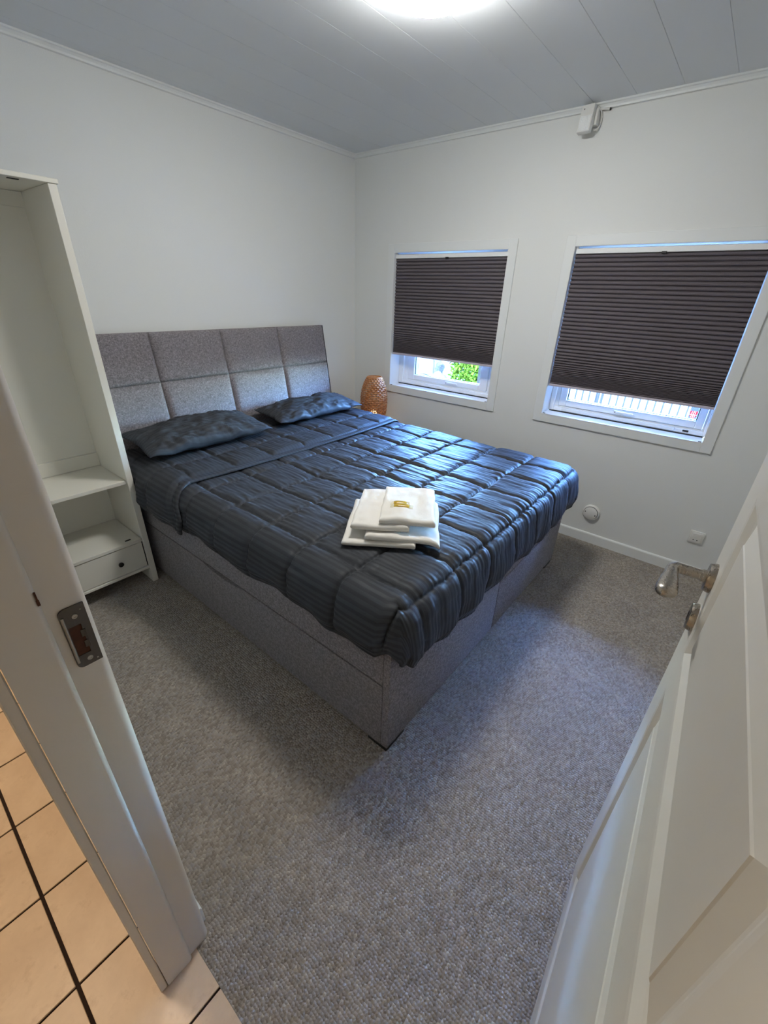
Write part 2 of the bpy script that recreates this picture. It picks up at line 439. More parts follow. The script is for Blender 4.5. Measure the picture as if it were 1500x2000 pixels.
# ------------------------------------------------------------------ door frame (left jamb, right jamb, head)
xh, xg, xs, xr, xe = -2.960, -2.943, -2.881, -2.837, -2.829
yR, yS = -2.095, -2.106
jf = empty('trim_4', (-2.89, -2.10, 0)); struct(jf, 'greyish white painted door frame around the bedroom doorway', 'door frame')
def jamb(name, sgn, y_reb, y_stop, y_back, prnt):
    # cross-section polygon (x, y); rounded arrises where stop and room-side edge meet the light
    pts = [(xg, y_back), (xg, y_stop)]
    r = .008
    for k in range(6):
        a = math.pi/2*k/5
        pts.append((xs-r+r*math.sin(a), y_stop + sgn*(r-r*math.cos(a))))
    pts.append((xs, y_reb))
    r2 = .014
    for k in range(7):
        a = math.pi/2*k/6
        pts.append((xe-r2+r2*math.sin(a), y_reb + sgn*(r2-r2*math.cos(a))))
    pts.append((xe, y_back))
    n_ = len(pts); z0, z1 = .002, DZ
    vs_ = [(x, y, z0) for x, y in pts] + [(x, y, z1) for x, y in pts]
    fs = [(i, (i+1) % n_, n_+(i+1) % n_, n_+i) for i in range(n_)] + [tuple(range(n_)), tuple(range(2*n_-1, n_-1, -1))]
    bm = bmesh.new(); bv = [bm.verts.new(v) for v in vs_]
    for f in fs: bm.faces.new([bv[i] for i in f])
    return bm_obj(name, bm, M['frame'], prnt, smooth=35)
jl = jamb('jamb', 1, yR, yS, DY0, jf)
jr = jamb('jamb', -1, -2.838, -2.8345, DY1-.02, jf)
box('head_jamb', (xg, DY0, DZ-.01), (xe, DY1-.02, DZ+.02), M['frame'], jf)
box('casing', (xh, yS+.001, .002), (xg-.0012, yS+.07, DZ+.06), M['frame'], jf, .002)
# strike plate on the left jamb
px0, px1, pz0, pz1 = -2.869, -2.8365, 1.008, 1.116
hx0, hx1, hz0, hz1 = -2.8635, -2.8475, 1.030, 1.083
def plate():
    outer = []
    rr = .009
    for cx_, cz_, a0 in ((px0+rr, pz0+rr, 180), (None, None, 0), (None, None, 0), (px0+rr, pz1-rr, 90)):
        if cx_ is None: continue
        outer.append([(cx_+rr*math.cos(R(a0+90*k/6)), cz_+rr*math.sin(R(a0+90*k/6))) for k in range(7)])
    bl, tl = outer
    loop = bl + [(px1, pz0), (px1, pz1)] + tl
    hole = [(hx0, hz0), (hx1, hz0), (hx1, hz1), (hx0, hz1)]
    bm = bmesh.new(); y1 = yR-.0025; y0 = yR+.0
    lo_ = [bm.verts.new((x, y1, z)) for x, z in loop]; hi_ = [bm.verts.new((x, y1, z)) for x, z in hole]
    es = [bm.edges.new((lo_[i], lo_[(i+1) % len(lo_)])) for i in range(len(lo_))] + [bm.edges.new((hi_[i], hi_[(i+1) % 4])) for i in range(4)]
    bmesh.ops.triangle_fill(bm, edges=es, use_beauty=True)
    r = bmesh.ops.extrude_face_region(bm, geom=list(bm.faces))
    for v in [g for g in r['geom'] if isinstance(g, bmesh.types.BMVert)]: v.co.y = y0
    return bm_obj('strike_plate', bm, M['strike'], jf)
pl = plate(); pl['label'] = 'dull metal strike plate'
lip = tube('plate_lip', [(px0+.003, yR-.003, pz0+.012), (px0+.003, yR-.003, 1.062), (px0+.003, yR-.003, pz1-.012)], .0022, M['screw'], pl, 10)
pocket = boxes('latch_pocket', [((hx0-.001, yR-.0012, hz0), (hx1, yR-.0005, hz1))], M['oakhole'], pl)
for dz in (.010, -.010):
    boxes('latch_tongue', [((hx1-.004, yR-.0035, 1.0565+dz-.006), (hx1+.003, yR-.0026, 1.0565+dz+.006))], M['strike'], pl, .0004)
for z in (1.0195, 1.0985):
    s_ = lathe('screw', [(.0001, -.0027), (.0016, -.0027), (.0018, -.0034), (.0036, -.0034), (.004, -.0026)], 'Y', (-2.8515, yR, z), M['screw'], pl, 16)
    lathe('pin', [(.0001, -.0030), (.0011, -.0030), (.0013, -.002)], 'Y', (-2.8425, yR, z+(.008 if z > 1.06 else -.006)), M['screw'], pl, 10)

boxes('chip', [((xs-.0035, yS-.0006, 1.142), (xs-.0002, yS+.002, 1.150)), ((xs-.0028, yS-.0006, 1.150), (xs-.0008, yS+.002, 1.163))], M['oakhole'], jf)['label'] = 'small splintered nick in the paint'

# ------------------------------------------------------------------ open door
DA = R(2.45); DWID = .785
hx = -2.048 - DWID*math.cos(DA); hy = -2.794 - DWID*math.sin(DA)
dr = empty('door_1', (hx, hy, 0), rz=DA); struct(dr, 'white panelled door standing open on the right with steel lever handle', 'door')
U = lambda u: DWID-u
uo0, uo1 = .095, .69
pan = [(.135, .862), (.951, 1.266), (1.365, 1.90)]
lst = [((U(0), -.04, .035), (U(uo0), 0, 2.03)), ((U(uo1), -.04, .035), (U(DWID), 0, 2.03))]
zr = [.035] + [z for p in pan for z in p] + [2.03]
for k in range(0, len(zr), 2): lst.append(((U(uo0), -.04, zr[k]), (U(uo1), 0, zr[k+1])))
boxes('leaf', lst, M['doorp'], dr, local=True)
for z0, z1 in pan:
    rings = [(0, 0), (.008, -.001), (.022, -.008), (.027, -.010), (.031, -.010), (.054, -.003), (.056, -.0015)]
    vs_, fs = [], []
    for d, y in rings:
        a0, a1 = U(uo1)+d, U(uo0)-d
        vs_ += [(a0, y, z0+d), (a1, y, z0+d), (a1, y, z1-d), (a0, y, z1-d)]
    for i in range(len(rings)-1):
        for k in range(4): fs.append((4*i+k, 4*i+(k+1) % 4, 4*i+4+(k+1) % 4, 4*i+4+k))
    n_ = 4*(len(rings)-1); fs.append((n_, n_+1, n_+2, n_+3))
    b0 = len(vs_); a0, a1 = U(uo1), U(uo0)
    vs_ += [(a0, -.03, z0), (a1, -.03, z0), (a1, -.03, z1), (a0, -.03, z1)]; fs.append((b0+3, b0+2, b0+1, b0))
    for k in range(4): fs.append((k, (k+1) % 4, b0+(k+1) % 4, b0+k))
    bm = bmesh.new(); bv = [bm.verts.new(v) for v in vs_]
    for f in fs: bm.faces.new([bv[i] for i in f])
    bm_obj('panel', bm, M['doorp'], dr, local=True)
HU, HZ = .052, 1.094
hd = lathe('handle', [(.0, .0), (.027, .0), (.027, .003), (.0245, .0105), (.012, .0115), (.0, .0115)][1:], 'Y', (U(HU), 0, HZ), M['steel'], dr, 32, local=True)
hd['label'] = 'brushed steel lever handle'
def hl_(name, pts, rads, n=20):
    o = tube(name, pts, rads, M['steel'], hd, n, local=True)
    o.location = Vector(o.location) - hd.location; return o
hl_('neck', [(U(HU), .0, HZ), (U(HU), .018, HZ), (U(HU), .0182, HZ), (U(HU), .058, HZ)], [.0115, .0115, .0098, .0098])
lv = []; lr = []
for t in np.linspace(0, 1, 22):
    ang = min(1, t*5)*math.pi/2
    if t < .2: x = U(HU)-.012*(1-math.cos(ang)); y = .050+.012*math.sin(ang)
    else: x = U(HU)-.012-(t-.2)/.8*.090; y = .062
    k = max(0, (t-.2)/.8)
    w = .0098+.0075*math.sin(min(1, k/.82)*math.pi/2)**1.5; th = .0098+.002*k
    if k > .82: q_ = math.sqrt(max(.02, 1-((k-.82)/.18)**2)); w *= q_; th *= q_
    lv.append((x, y, HZ-.004*k)); lr.append((w, th))
hl_('lever', lv, lr)
kr = lathe('key_rosette', [(.027, .0), (.027, .003), (.0245, .0105), (.012, .0115), (.0, .0115)], 'Y', (U(HU), 0, 1.006), M['steel'], dr, 32, local=True)
o = boxes('keyhole', [((U(HU)-.003, .0105, .997), (U(HU)+.003, .0122, 1.015))], M['black'], kr, local=True); o.location = Vector(o.location)-kr.location
for z in (.25, 1.75):
    lathe('hinge', [(.007, -.045), (.007, .045)], 'Z', (-.004, .004, z), M['steel'], dr, 16, local=True)

# ------------------------------------------------------------------ windows
def window(name, w, label, right):
    e = empty(name, (.1, (w['y0']+w['y1'])/2, w['z0'])); struct(e, label, 'window')
    y0, y1, z0, z1 = w['y0'], w['y1'], w['z0'], w['z1']
    # casing on the room wall: four flat boards, mitred look
    cw = .056 if not right else .055
    for lo, hi in [((-.012, y0+cw, z0-cw), (0, y0, z1+cw)), ((-.012, y1, z0-cw), (0, y1-cw, z1+cw)), ((-.012, y0, z1), (0, y1, z1+cw)), ((-.012, y0, z0-cw), (0, y1, z0))]:
        box('casing_board', lo, hi, M['trimw'], e, .0018)
    # reveal lining
    for nm, lo, hi in [('sill_board', (-.012, y0, z0-.004), (.2, y1, z0+.001)), ('reveal_lining', (-.011, y0+.004, z0), (.2, y0-.001, z1)), ('reveal_lining', (-.011, y1+.001, z0), (.2, y1-.004, z1)), ('reveal_lining', (-.011, y0, z1-.001), (.2, y1, z1+.004))]:
        box(nm, lo, hi, M['upvc'], e)
    # frame, sash, pane
    xf = .105
    if not right: fl_, fb, gl, gb = .088, .046, .152, .087
    else: fl_, fb, gl, gb = .06, .044, .105, .085
    fr_ = .03 if right else .085; gr = .068 if right else .15
    def ring(nm, xa, xb, a, b, t=.045, bev=.003, tt=None):
        (l1, r1, b1), (l2, r2, b2) = a, b
        ya, yb, za = y0-l1, y1+r1, z0+b1; yc, yd, zc = y0-l2, y1+r2, z0+b2
        zt, zt2 = z1-(.002 if l1 < .01 else .04), z1-(.04 if l1 < .01 else .08)
        return boxes(nm, [((xa, ya, za), (xb, yc, zt)), ((xa, yd, za), (xb, yb, zt)), ((xa, yc, za), (xb, yd, zc)), ((xa, yc, zt2), (xb, yd, zt))], M['upvc'], e, bev)
    ring('window_frame', xf+.004, .185, (.002, .002, .0065), (fl_*.55, fr_*.55, fb*.72), .045)
    ring('inner_frame', xf+.022, .18, (.003, .003, .008), (fl_-.002, fr_-.002, fb-.002))
    ring('sash', xf+.012 if right else xf+.02, .175, (fl_, fr_, fb), (gl, gr, gb))
    ring('gasket', .140, .168, (gl-.012, gr-.012, gb-.012), (gl+.006, gr+.006, gb+.003), bev=0).data.materials[0] = M['rubber']
    box('pane', (.150, y0-gl+.004, z0+gb-.004), (.156, y1+gr-.004, z1-.05), M['glass'], e)
    # sill gap line
    box('sill_gap', (xf-.0005, y0-.01, z0+.001), (xf+.02, y1+.01, z0+.0062), M['rubber'], e)
    # latch on the bottom sash rail
    ym = (y0+y1)/2 - (.04 if not right else -.02)
    xs_ = (xf+.012 if right else xf+.02)
    lt = box('latch', (xs_-.012, ym+.03, z0+gb-.034), (xs_, ym-.03, z0+gb-.012), M['upvc'], e, .004, 2)
    box('latch_lever', (xs_-.020, ym+.01, z0+gb-.026), (xs_-.012, ym-.085, z0+gb-.014), M['upvc'], lt, .003, 2)
    lathe('latch_screw', [(.004, -.0015), (.004, 0)], 'X', (xs_-.0125, ym+.02, z0+gb-.022), M['screw'], lt, 10)
    if right:
        vt = box('vent_strip', (xf-.004, y0-.09, z0+.012), (xf+.006, y1+.16, z0+.034), M['trimw'], e, .002)
        box('vent_slot', (xf-.0008, y1+.118, z0+.018), (xf+.006, y1+.088, z0+.028), M['black'], vt)
    for yy in (y0-.014, y1+.014):
        box('blind_clip', (-.008, yy+.008, z0+.0011), (.0, yy-.008, z0+.004), M['strike'], e)
    return e
window('window_1', LW, 'white framed window beside the bed with the blind half drawn over the hedge', False)
window('window_2', RW, 'white framed window nearer the door looking onto the railing', True)

# ------------------------------------------------------------------ pleated blinds
def blind(w, zb, label):
    y0, y1, z1 = w['y0']-.006, w['y1']+.007, w['z1']
    xb = .016
    e = empty('pleated_blind', (xb, (y0+y1)/2, zb), label, 'blind', 'pleated blinds in the two windows')
    box('top_rail', (xb-.012, y0, z1-.038), (xb+.014, y1, z1-.012), M['upvc'], e, .002)
    for yy in (y0-.004, y1+.004):
        box('bracket', (xb-.006, yy+.006, z1-.012), (xb+.010, yy-.006, z1-.002), M['plastic'], e)
    # pleats: open at the top, closing up towards the bottom rail
    zt, zs = z1-.038, zb+.014
    zz = [zt]; pitch = .0225
    while zz[-1]-pitch > zs:
        zz.append(zz[-1]-pitch); rem = zz[-1]-zs
        pitch = max(.0065, .0225*min(1, rem/.24)**.75)
    zz[-1] = zs
    pts = []
    for i in range(len(zz)-1):
        a, b = zz[i], zz[i+1]; d = .0115
        pts += [(xb+d*.5, a), (xb-d*.45, a-(a-b)*.30), (xb-d*.62, a-(a-b)*.52), (xb-d*.40, a-(a-b)*.78)]
    pts.append((xb+.5*.0115, zs))
    P = np.array([[(x, y, z) for y in np.linspace(y0, y1, 3)] for x, z in pts])
    grid('pleated_fabric', P, M['blind'], e, smooth=False, thick=.0012)
    # closed rear layer so that no daylight shows through
    box('rear_layer', (xb+.0095, y0, zs), (xb+.011, y1, zt), M['blind'], e)
    box('bottom_rail', (xb-.011, y0, zb), (xb+.012, y1, zb+.0145), M['seam'], e, .002)
    ym = (y0+y1)/2 + .0
    box('pull_tab', (xb-.018, ym+.012, z1-.046), (xb-.008, ym-.012, z1-.034), M['black'], e, .002)
    return e
blind(LW, 1.073, 'dark brown pleated blind on the smaller-looking window beside the lamp')
blind(RW, 1.008, 'dark brown pleated blind on the window nearer the door')

# ------------------------------------------------------------------ bed
BX0, BX1, BY0, BH = -2.139, -.430, -2.138, .52
bed = empty('bed', (-1.285, -1.1, 0), 'grey upholstered storage double bed with tufted headboard', 'bed')
box('bed_core', (BX0+.026, -.17, .03), (BX1-.026, BY0+.026, .42), M['dark'], bed)  # coloured near-black so the finger slot and seams look shaded
# long left side: upper rim, lower flap with a finger slot
zsm = .327
box('side_rim', (BX0, -.175, zsm+.003), (BX0+.03, BY0+.031, BH), M['melange'], bed, .003, 2)
def flap(name, x0, x1, mirror=False):
    ya, yb = -.175, BY0+.031; z0, z1 = .022, zsm-.003
    pts = [(ya, z0), (yb, z0), (yb, z1)]
    for k in range(13):
        t = k/12; pts.append((-1.30+.34*t, z1-.019*math.sin(math.pi*t)**.8))
    pts.append((ya, z1)); n_ = len(pts)
    bm = bmesh.new(); a = [bm.verts.new((x0, y, z)) for y, z in pts]; b = [bm.verts.new((x1, y, z)) for y, z in pts]
    bm.faces.new(a); bm.faces.new(b[::-1])
    for i in range(n_): bm.faces.new((a[i], a[(i+1) % n_], b[(i+1) % n_], b[i]))
    return bm_obj(name, bm, M['melange'], bed)
flap('side_flap', BX0, BX0+.024)
box('side_rim', (BX1-.03, -.175, zsm+.003), (BX1, BY0+.031, BH), M['melange'], bed, .003, 2)
box('side_flap', (BX1-.024, -.175, .022), (BX1, BY0+.031, zsm-.003), M['melange'], bed, .004)
# foot: one plain half, one half with a seam
xm = -1.289
box('foot_panel', (BX0, BY0, .022), (xm-.0035, BY0+.030, BH), M['melange'], bed, .003, 2)
box('foot_panel', (xm+.0035, BY0, .022), (BX1, BY0+.03, .303), M['melange'], bed, .004, 2)
box('foot_panel', (xm+.0035, BY0, .307), (BX1, BY0+.03, BH), M['melange'], bed, .004, 2)
for x, y in [(BX0+.004, BY0+.004), (BX1-.114, BY0+.004), (xm-.09, BY0+.004), (xm+.01, BY0+.004), (BX0+.004, -.30), (BX1-.114, -.30)]:
    if abs(x-xm) < .1: continue
    box('foot', (x, y, 0), (x+.11, y+.09, .0225), M['black'], bed)
# headboard: eight stitched cushions on a tilted board
xs4 = [-2.178, -1.777, -1.327, -.876, -.437]; zt, zmid, zbt = 1.282, 1.012, .42
fy = lambda z: -.058 - (1.282-z)*.165
hb = pydata('headboard', [(x, y, z) for x in (xs4[0]+.004, xs4[-1]-.002) for (y, z) in [(-.012, .02), (-.012, zt-.006), (fy(zt)+.012, zt-.004), (fy(zbt)+.012, zbt), (fy(zbt)+.012, .02)]],
            [(0,1,2,3,4), (9,8,7,6,5), (0,5,6,1), (1,6,7,2), (2,7,8,3), (3,8,9,4), (4,9,5,0)], M['melange_dark'], bed)
for j, (za, zb_) in enumerate([(zmid, zt), (zbt, zmid)]):
    for i in range(4):
        xa, xb_ = xs4[i], xs4[i+1]
        n1, n2 = 28, 22
        u = np.linspace(0, 1, n1)[:, None]; v = np.linspace(0, 1, n2)[None, :]
        wx, wz = (xb_-xa), (zt-za if j == 0 else za*0+(zmid-zbt))
        X = xa + .0003 + (wx-.0006)*u + 0*v; Z = za + .0003 + ((zb_-za)-.0006)*v + 0*u
        du = np.minimum(u, 1-u)*wx; dv = np.minimum(v, 1-v)*abs(zb_-za)
        eu = 1-np.exp(-du/.020); ev = 1-np.exp(-dv/.020)
        puff = .020*np.sqrt(np.clip(eu*ev, 0, 1)) + .002*fbm(X*9+3, Z*9+j*5, 3)*eu*ev
        # gather dents along the stitch lines
        puff -= .0016*np.exp(-np.minimum(du+0*v, dv+0*u)/.012)*(.5+.5*np.sin((X+Z)*230))
        fyv = -.058-(1.282-Z)*.165
        Y = fyv + .008 - puff
        P = np.stack([X, Y, Z], -1)
        # skirt back into the board
        back = P.copy(); P2 = np.zeros((n1+2, n2+2, 3)); P2[1:-1, 1:-1] = P
        P2[0, 1:-1] = P[0]; P2[-1, 1:-1] = P[-1]; P2[1:-1, 0] = P[:, 0]; P2[1:-1, -1] = P[:, -1]
        P2[0, 0] = P[0, 0]; P2[0, -1] = P[0, -1]; P2[-1, 0] = P[-1, 0]; P2[-1, -1] = P[-1, -1]
        for sl in ((0, slice(None)), (-1, slice(None)), (slice(None), 0), (slice(None), -1)): P2[sl][..., 1] += .011
        grid('cushion', P2, M['melange'], hb)
for x in (xs4[0]+.001, xs4[-1]+.0005):
    pydata('headboard_edge', [(x+dx, y, z) for dx in (-.004, .004) for (y, z) in [(-.010, .3), (-.010, zt-.002), (fy(zt)+.004, zt-.001), (fy(zbt)+.004, zbt), (fy(zbt)+.004, .3)]],
            [(0,1,2,3,4), (9,8,7,6,5), (0,5,6,1), (1,6,7,2), (2,7,8,3), (3,8,9,4), (4,9,5,0)], M['melange_dark'], hb)
mt = box('mattress', (BX0+.055, -.205, .425), (BX1-.055, BY0+.055, .632), M['towel'], None, .03, 3)
tag(mt, 'thick white mattress under the dark quilt', 'mattress')

# ------------------------------------------------------------------ quilt
XI0, XI1, YI0, ZT, RR = -2.070, -.475, -2.088, .650, .075
QA = [-2.03+.237*k for k in range(8)]; QB = [-2.14+.2425*k for k in range(9)]
def drape(a, b, lift=0.0):
    """cloth coordinates -> point on the bed: flat top, rounded edges, hanging sides, radial corners"""
    da = np.where(a < XI0, a-XI0, np.where(a > XI1, a-XI1, 0)); db = np.where(b < YI0, b-YI0, 0)
    d = np.sqrt(da**2+db**2)+1e-9; nx, ny = da/d, db/d
    # the cloth corner is rounded off so that it hangs only a little lower than the sides
    HA, HB = .225, .288
    phi = np.arctan2(np.abs(db)+1e-9, np.abs(da)+1e-9)
    dr_ = np.minimum(HA/np.maximum(np.cos(phi), 1e-3), HB/np.maximum(np.sin(phi), 1e-3))
    hem_ = HA*np.cos(phi)**2+HB*np.sin(phi)**2-.045*np.sin(2*phi)
    inq = (da != 0) & (db != 0)
    d = np.where(inq, np.minimum(d*hem_/dr_, hem_+.004), d)
    rr = RR+lift; arc = rr*math.pi/2
    th = np.clip(d/rr, 0, math.pi/2)
    out = np.where(d < arc, rr*np.sin(th), rr); drop = np.where(d < arc, rr*(1-np.cos(th)), rr+(d-arc))
    hang = np.clip(d-arc, 0, None)
    corner = 2*np.abs(nx*ny)
    out = out + corner*(.030*hang/.2 + .014*np.sin(phi*8+1)*hang/.15)
    # soft folds in the hanging cloth
    s = np.where(np.abs(da) > np.abs(db), b, a)
    out = out + (1-corner)*hang*(.05*np.sin(s*26+1.3*np.sin(s*7)) + .06*fbm(s*9+2, hang*2+4, 3)) + .010*np.minimum(1, hang/.06)
    x = np.clip(a, XI0, XI1)+nx*out; y = np.maximum(b, YI0)+ny*out; z = ZT+lift-drop
    return x, y, z, d
def quilt_height(a, b, qa, qb, amp, wr=1.0):
    wa = a + .008*fbm(b*22+3, a*3, 3); wb_ = b + .009*fbm(a*22+9, b*3, 3)
    dA = np.min([np.abs(wa-q) for q in qa], 0); dB = np.min([np.abs(wb_-q) for q in qb], 0)
    p = (1-np.exp(-dA/.011))*(1-np.exp(-dB/.011))
    # fine gathers running across each stitch line
    g = .0062*wr*(fbm(a*42, b*9+1, 3)*(np.exp(-dB/.06)+.35) + fbm(a*9+7, b*40, 3)*(np.exp(-dA/.035)*.8))
    big = .008*fbm(a*5+2, b*5+8, 3)
    return amp*np.sqrt(p) + g*np.minimum(1, np.minimum(dA, dB)/.008+.25) + big
def sheet(name, a0, a1, b0, b1, na, nb, qa, qb, amp, lift, parent, edge=None, hem=.0, wr=1.0):
    s = np.linspace(0, 1, na)[:, None]; t = np.linspace(0, 1, nb)[None, :]
    A0 = a0(t) if callable(a0) else a0; A1 = a1(t) if callable(a1) else a1
    a = A0+(A1-A0)*s + 0*t
    B0 = b0(a) if callable(b0) else b0
    b = B0+(b1-B0)*t
    x, y, z, d = drape(a, b, lift)
    P = np.stack([x, y, z], -1)
    Nn = np.cross(np.gradient(P, axis=0), np.gradient(P, axis=1)); Nn /= np.linalg.norm(Nn, axis=-1, keepdims=True)+1e-12
    h = quilt_height(a, b, qa, qb, amp, wr)
    # thin rolled hem at the free edges
    de = np.minimum(np.minimum(a-A0, A1-a), (b-B0 if edge is None else 10))
    h = h*np.clip(de/.05, 0.15, 1)
    if edge: h = edge(a, b, B0, h)
    P = P + Nn*h[..., None]
    P[..., 0] = np.where(P[..., 1] > -.50, np.maximum(P[..., 0], -2.176), P[..., 0])
    uv = np.stack([a, b], -1)
    return grid(name, P, M['satin'], parent, uv=uv, thick=.009)
quilt = empty('quilt', (-1.28, -1.2, .64), 'dark slate quilted striped bedspread with its top edge folded back', 'bedspread')
a_l = lambda t: -2.294 + .012*np.sin(t*22)+.02*(t < 0)
hemf = lambda a: -2.376 + .012*np.sin(a*9+1) + .05*np.clip((a+.62)/.5, 0, 1)
sheet('quilt_cover', a_l, lambda t: -.262+.01*np.sin(t*17), hemf, -.24, 430, 460, QA, QB[:8], .023, 0.0, quilt)
# the folded-back top layer with its hem band
QBf = [-.60, -.36]
def flap_edge(a, b, B0, h):
    dB = b-B0
    band = np.where(dB < .042, .010*np.sqrt(np.clip(dB/.010, 0, 1))*(1-.25*np.clip((dB-.030)/.012, 0, 1)), h)
    seam = .010*np.exp(-((dB-.044)/.004)**2)
    blend = np.clip((dB-.044)/.03, 0, 1)
    return np.where(dB < .044, band, .008*(1-blend)+h*blend) - seam
fold_b0 = lambda a: -.862 + .03*((a+1.25)/.85)**2 - .10*np.clip((-2.06-a)/.2, 0, 1)
sheet('folded_top', lambda t: -2.330+.006*np.sin(t*9), -.30, fold_b0, -.20, 400, 120, QA, QBf, .022, .027, quilt, edge=flap_edge, wr=1.1)

# ------------------------------------------------------------------ pillows
def pillow(label, cx, wid, y_front, y_back, z_front, z_back, thick, seed, twist=0):
    n1, n2 = 90, 56
    u = np.linspace(-1, 1, n1)[:, None]+0*np.zeros((1, n2)); v = np.linspace(-1, 1, n2)[None, :]+0*u
    au, av = np.abs(u), np.abs(v)
    t = np.clip((1-au**2.6), 0, 1)**.62*np.clip((1-av**2.4), 0, 1)**.55
    # straight case edges pulled in between the corners
    px_ = u*(1-.035*(1-av**2)*0 - .05*np.cos(v*math.pi/2)**2*au**4); py_ = v*(1-.07*np.cos(u*math.pi/2)**2*av**4)
    ang = math.atan2(z_back-z_front, y_back-y_front); L = math.hypot(z_back-z_front, y_back-y_front)
    wrk = .018*fbm(u*4+seed, v*3+seed, 3) + .018*fbm(u*13+v*4+seed, v*4, 3)*(.25+av**2) + .012*fbm(u*5, v*14+seed, 3)*(.2+au**3)
    out = []
    for sgn in (1, -1):
        h = sgn*thick*(.62 if sgn > 0 else .38)*t + wrk*np.clip(t*2, 0, 1)*(1 if sgn > 0 else .3) + .006*np.sin(u*14+seed)*av**6
        ly = (py_+1)/2*L
        X = cx + px_*wid/2; Y = y_front + ly*math.cos(ang) - h*math.sin(ang); Z = z_front + ly*math.sin(ang) + h*math.cos(ang)
        Z = Z + twist*px_
        out.append(np.stack([X, Y, Z], -1))
    top, bot = out; idx = np.arange(n1*n2).reshape(n1, n2)
    bot[0], bot[-1], bot[:, 0], bot[:, -1] = top[0], top[-1], top[:, 0], top[:, -1]
    f = np.stack([idx[:-1,:-1], idx[1:,:-1], idx[1:,1:], idx[:-1,1:]], -1).reshape(-1, 4)
    V = np.concatenate([top.reshape(-1,3), bot.reshape(-1,3)]); F = np.concatenate([f, f[:, ::-1]+n1*n2])
    me = bpy.data.meshes.new('pillow'); me.from_pydata(V.tolist(), [], F.tolist()); me.update()
    l = me.uv_layers.new(name='UVMap'); li = np.empty(len(me.loops), int); me.loops.foreach_get('vertex_index', li)
    uv = np.stack([px_*wid/2, py_*L/2], -1).reshape(-1, 2); uv = np.concatenate([uv, uv])[:, ::-1]
    l.data.foreach_set('uv', uv[li].ravel())
    bm = bmesh.new(); bm.from_mesh(me); bmesh.ops.remove_doubles(bm, verts=bm.verts, dist=1e-5); bm.to_mesh(me); bm.free()
    o = link('pillow', me, M['satin'], None, smooth=180); tag(o, label, 'pillow', 'pillows at the headboard'); return o
pillow('dark satin pillow next to the white wardrobe, lying flatter and rumpled in front', -1.725, .76, -.545, -.195, .742, .785, .125, 1.7)
pillow('dark satin pillow nearer the woven lamp, catching blue window light', -.835, .80, -.485, -.195, .736, .774, .105, 9.2)

# ------------------------------------------------------------------ towels and sachets
TL0 = Vector((-1.985, -1.765, .682)); tx = Vector((.554, -.833, 0)).normalized(); ty = Vector((.833, .554, 0)).normalized()
def slab(cx0, cx1, cy0, cy1, z0, th, seed, sag=0, n=(44, 40), skew=0):
    """one folded layer: a soft slab with rounded edges, coordinates along tx / ty from TL0"""
    n1, n2 = n
    u = np.linspace(0, 1, n1)[:, None]+0*np.zeros((1, n2)); v = np.linspace(0, 1, n2)[None, :]+0*u
    su = np.sin((u-.5)*math.pi)*.5+.5; sv = np.sin((v-.5)*math.pi)*.5+.5
    du = np.minimum(su, 1-su)*(cx1-cx0); dv = np.minimum(sv, 1-sv)*(cy1-cy0); r = th*.5
    e = np.clip(np.minimum(du, dv)/r, 0, 1); prof = np.sqrt(np.clip(1-(1-e)**2, 0, 1))
    wob = .010*fbm(su*3+seed, sv*3+seed, 3)
    X = cx0+(cx1-cx0)*su + .006*fbm(sv*4+seed, su*0+seed*3, 2) + skew*sv; Yv = cy0+(cy1-cy0)*sv + .007*fbm(su*4+seed*2, sv*0+seed, 2)
    droop = sag*np.clip((su-.8)/.2, 0, 1)**2
    out = []
    for sg in (1, -1):
        Z = z0+th/2 + sg*th/2*prof + wob*(1 if sg > 0 else .4)*prof - droop
        Pt = np.stack([TL0.x+tx.x*X+ty.x*Yv, TL0.y+tx.y*X+ty.y*Yv, TL0.z+Z], -1); out.append(Pt)
    top, bot = out
    idx = np.arange(n1*n2).reshape(n1, n2); f = np.stack([idx[:-1,:-1], idx[1:,:-1], idx[1:,1:], idx[:-1,1:]], -1).reshape(-1, 4)
    return np.concatenate([top.reshape(-1,3), bot.reshape(-1,3)]), np.concatenate([f, f[:, ::-1]+n1*n2])
def towel(name, label, slabs):
    V, F, k = [], [], 0
    for s in slabs:
        v, f = slab(**s); V.append(v); F.append(f+k); k += len(v)
    me = bpy.data.meshes.new(name); me.from_pydata(np.concatenate(V).tolist(), [], np.concatenate(F).tolist()); me.update()
    bm = bmesh.new(); bm.from_mesh(me); bmesh.ops.remove_doubles(bm, verts=bm.verts, dist=1e-5); bmesh.ops.recalc_face_normals(bm, faces=bm.faces); bm.to_mesh(me); bm.free()
    o = link(name, me, M['towel'], None, smooth=180); tag(o, label, 'towel', 'folded white towels on the quilt'); return o
towel('bath_towel', 'large white bath towel folded at the bottom of the stack', [
    dict(cx0=0, cx1=.275, cy0=0, cy1=.36, z0=0, th=.024, seed=1.1), dict(cx0=.085, cx1=.365, cy0=.01, cy1=.37, z0=.020, th=.026, seed=2.3, sag=.018)])
towel('hand_towel', 'white hand towel folded in the middle of the stack', [dict(cx0=.03, cx1=.25, cy0=.035, cy1=.375, z0=.049, th=.024, seed=3.7)])
towel('face_cloth', 'small white face cloth folded on top of the stack under the sachets', [dict(cx0=.135, cx1=.345, cy0=.05, cy1=.36, z0=.072, th=.028, seed=5.9, sag=.006)])
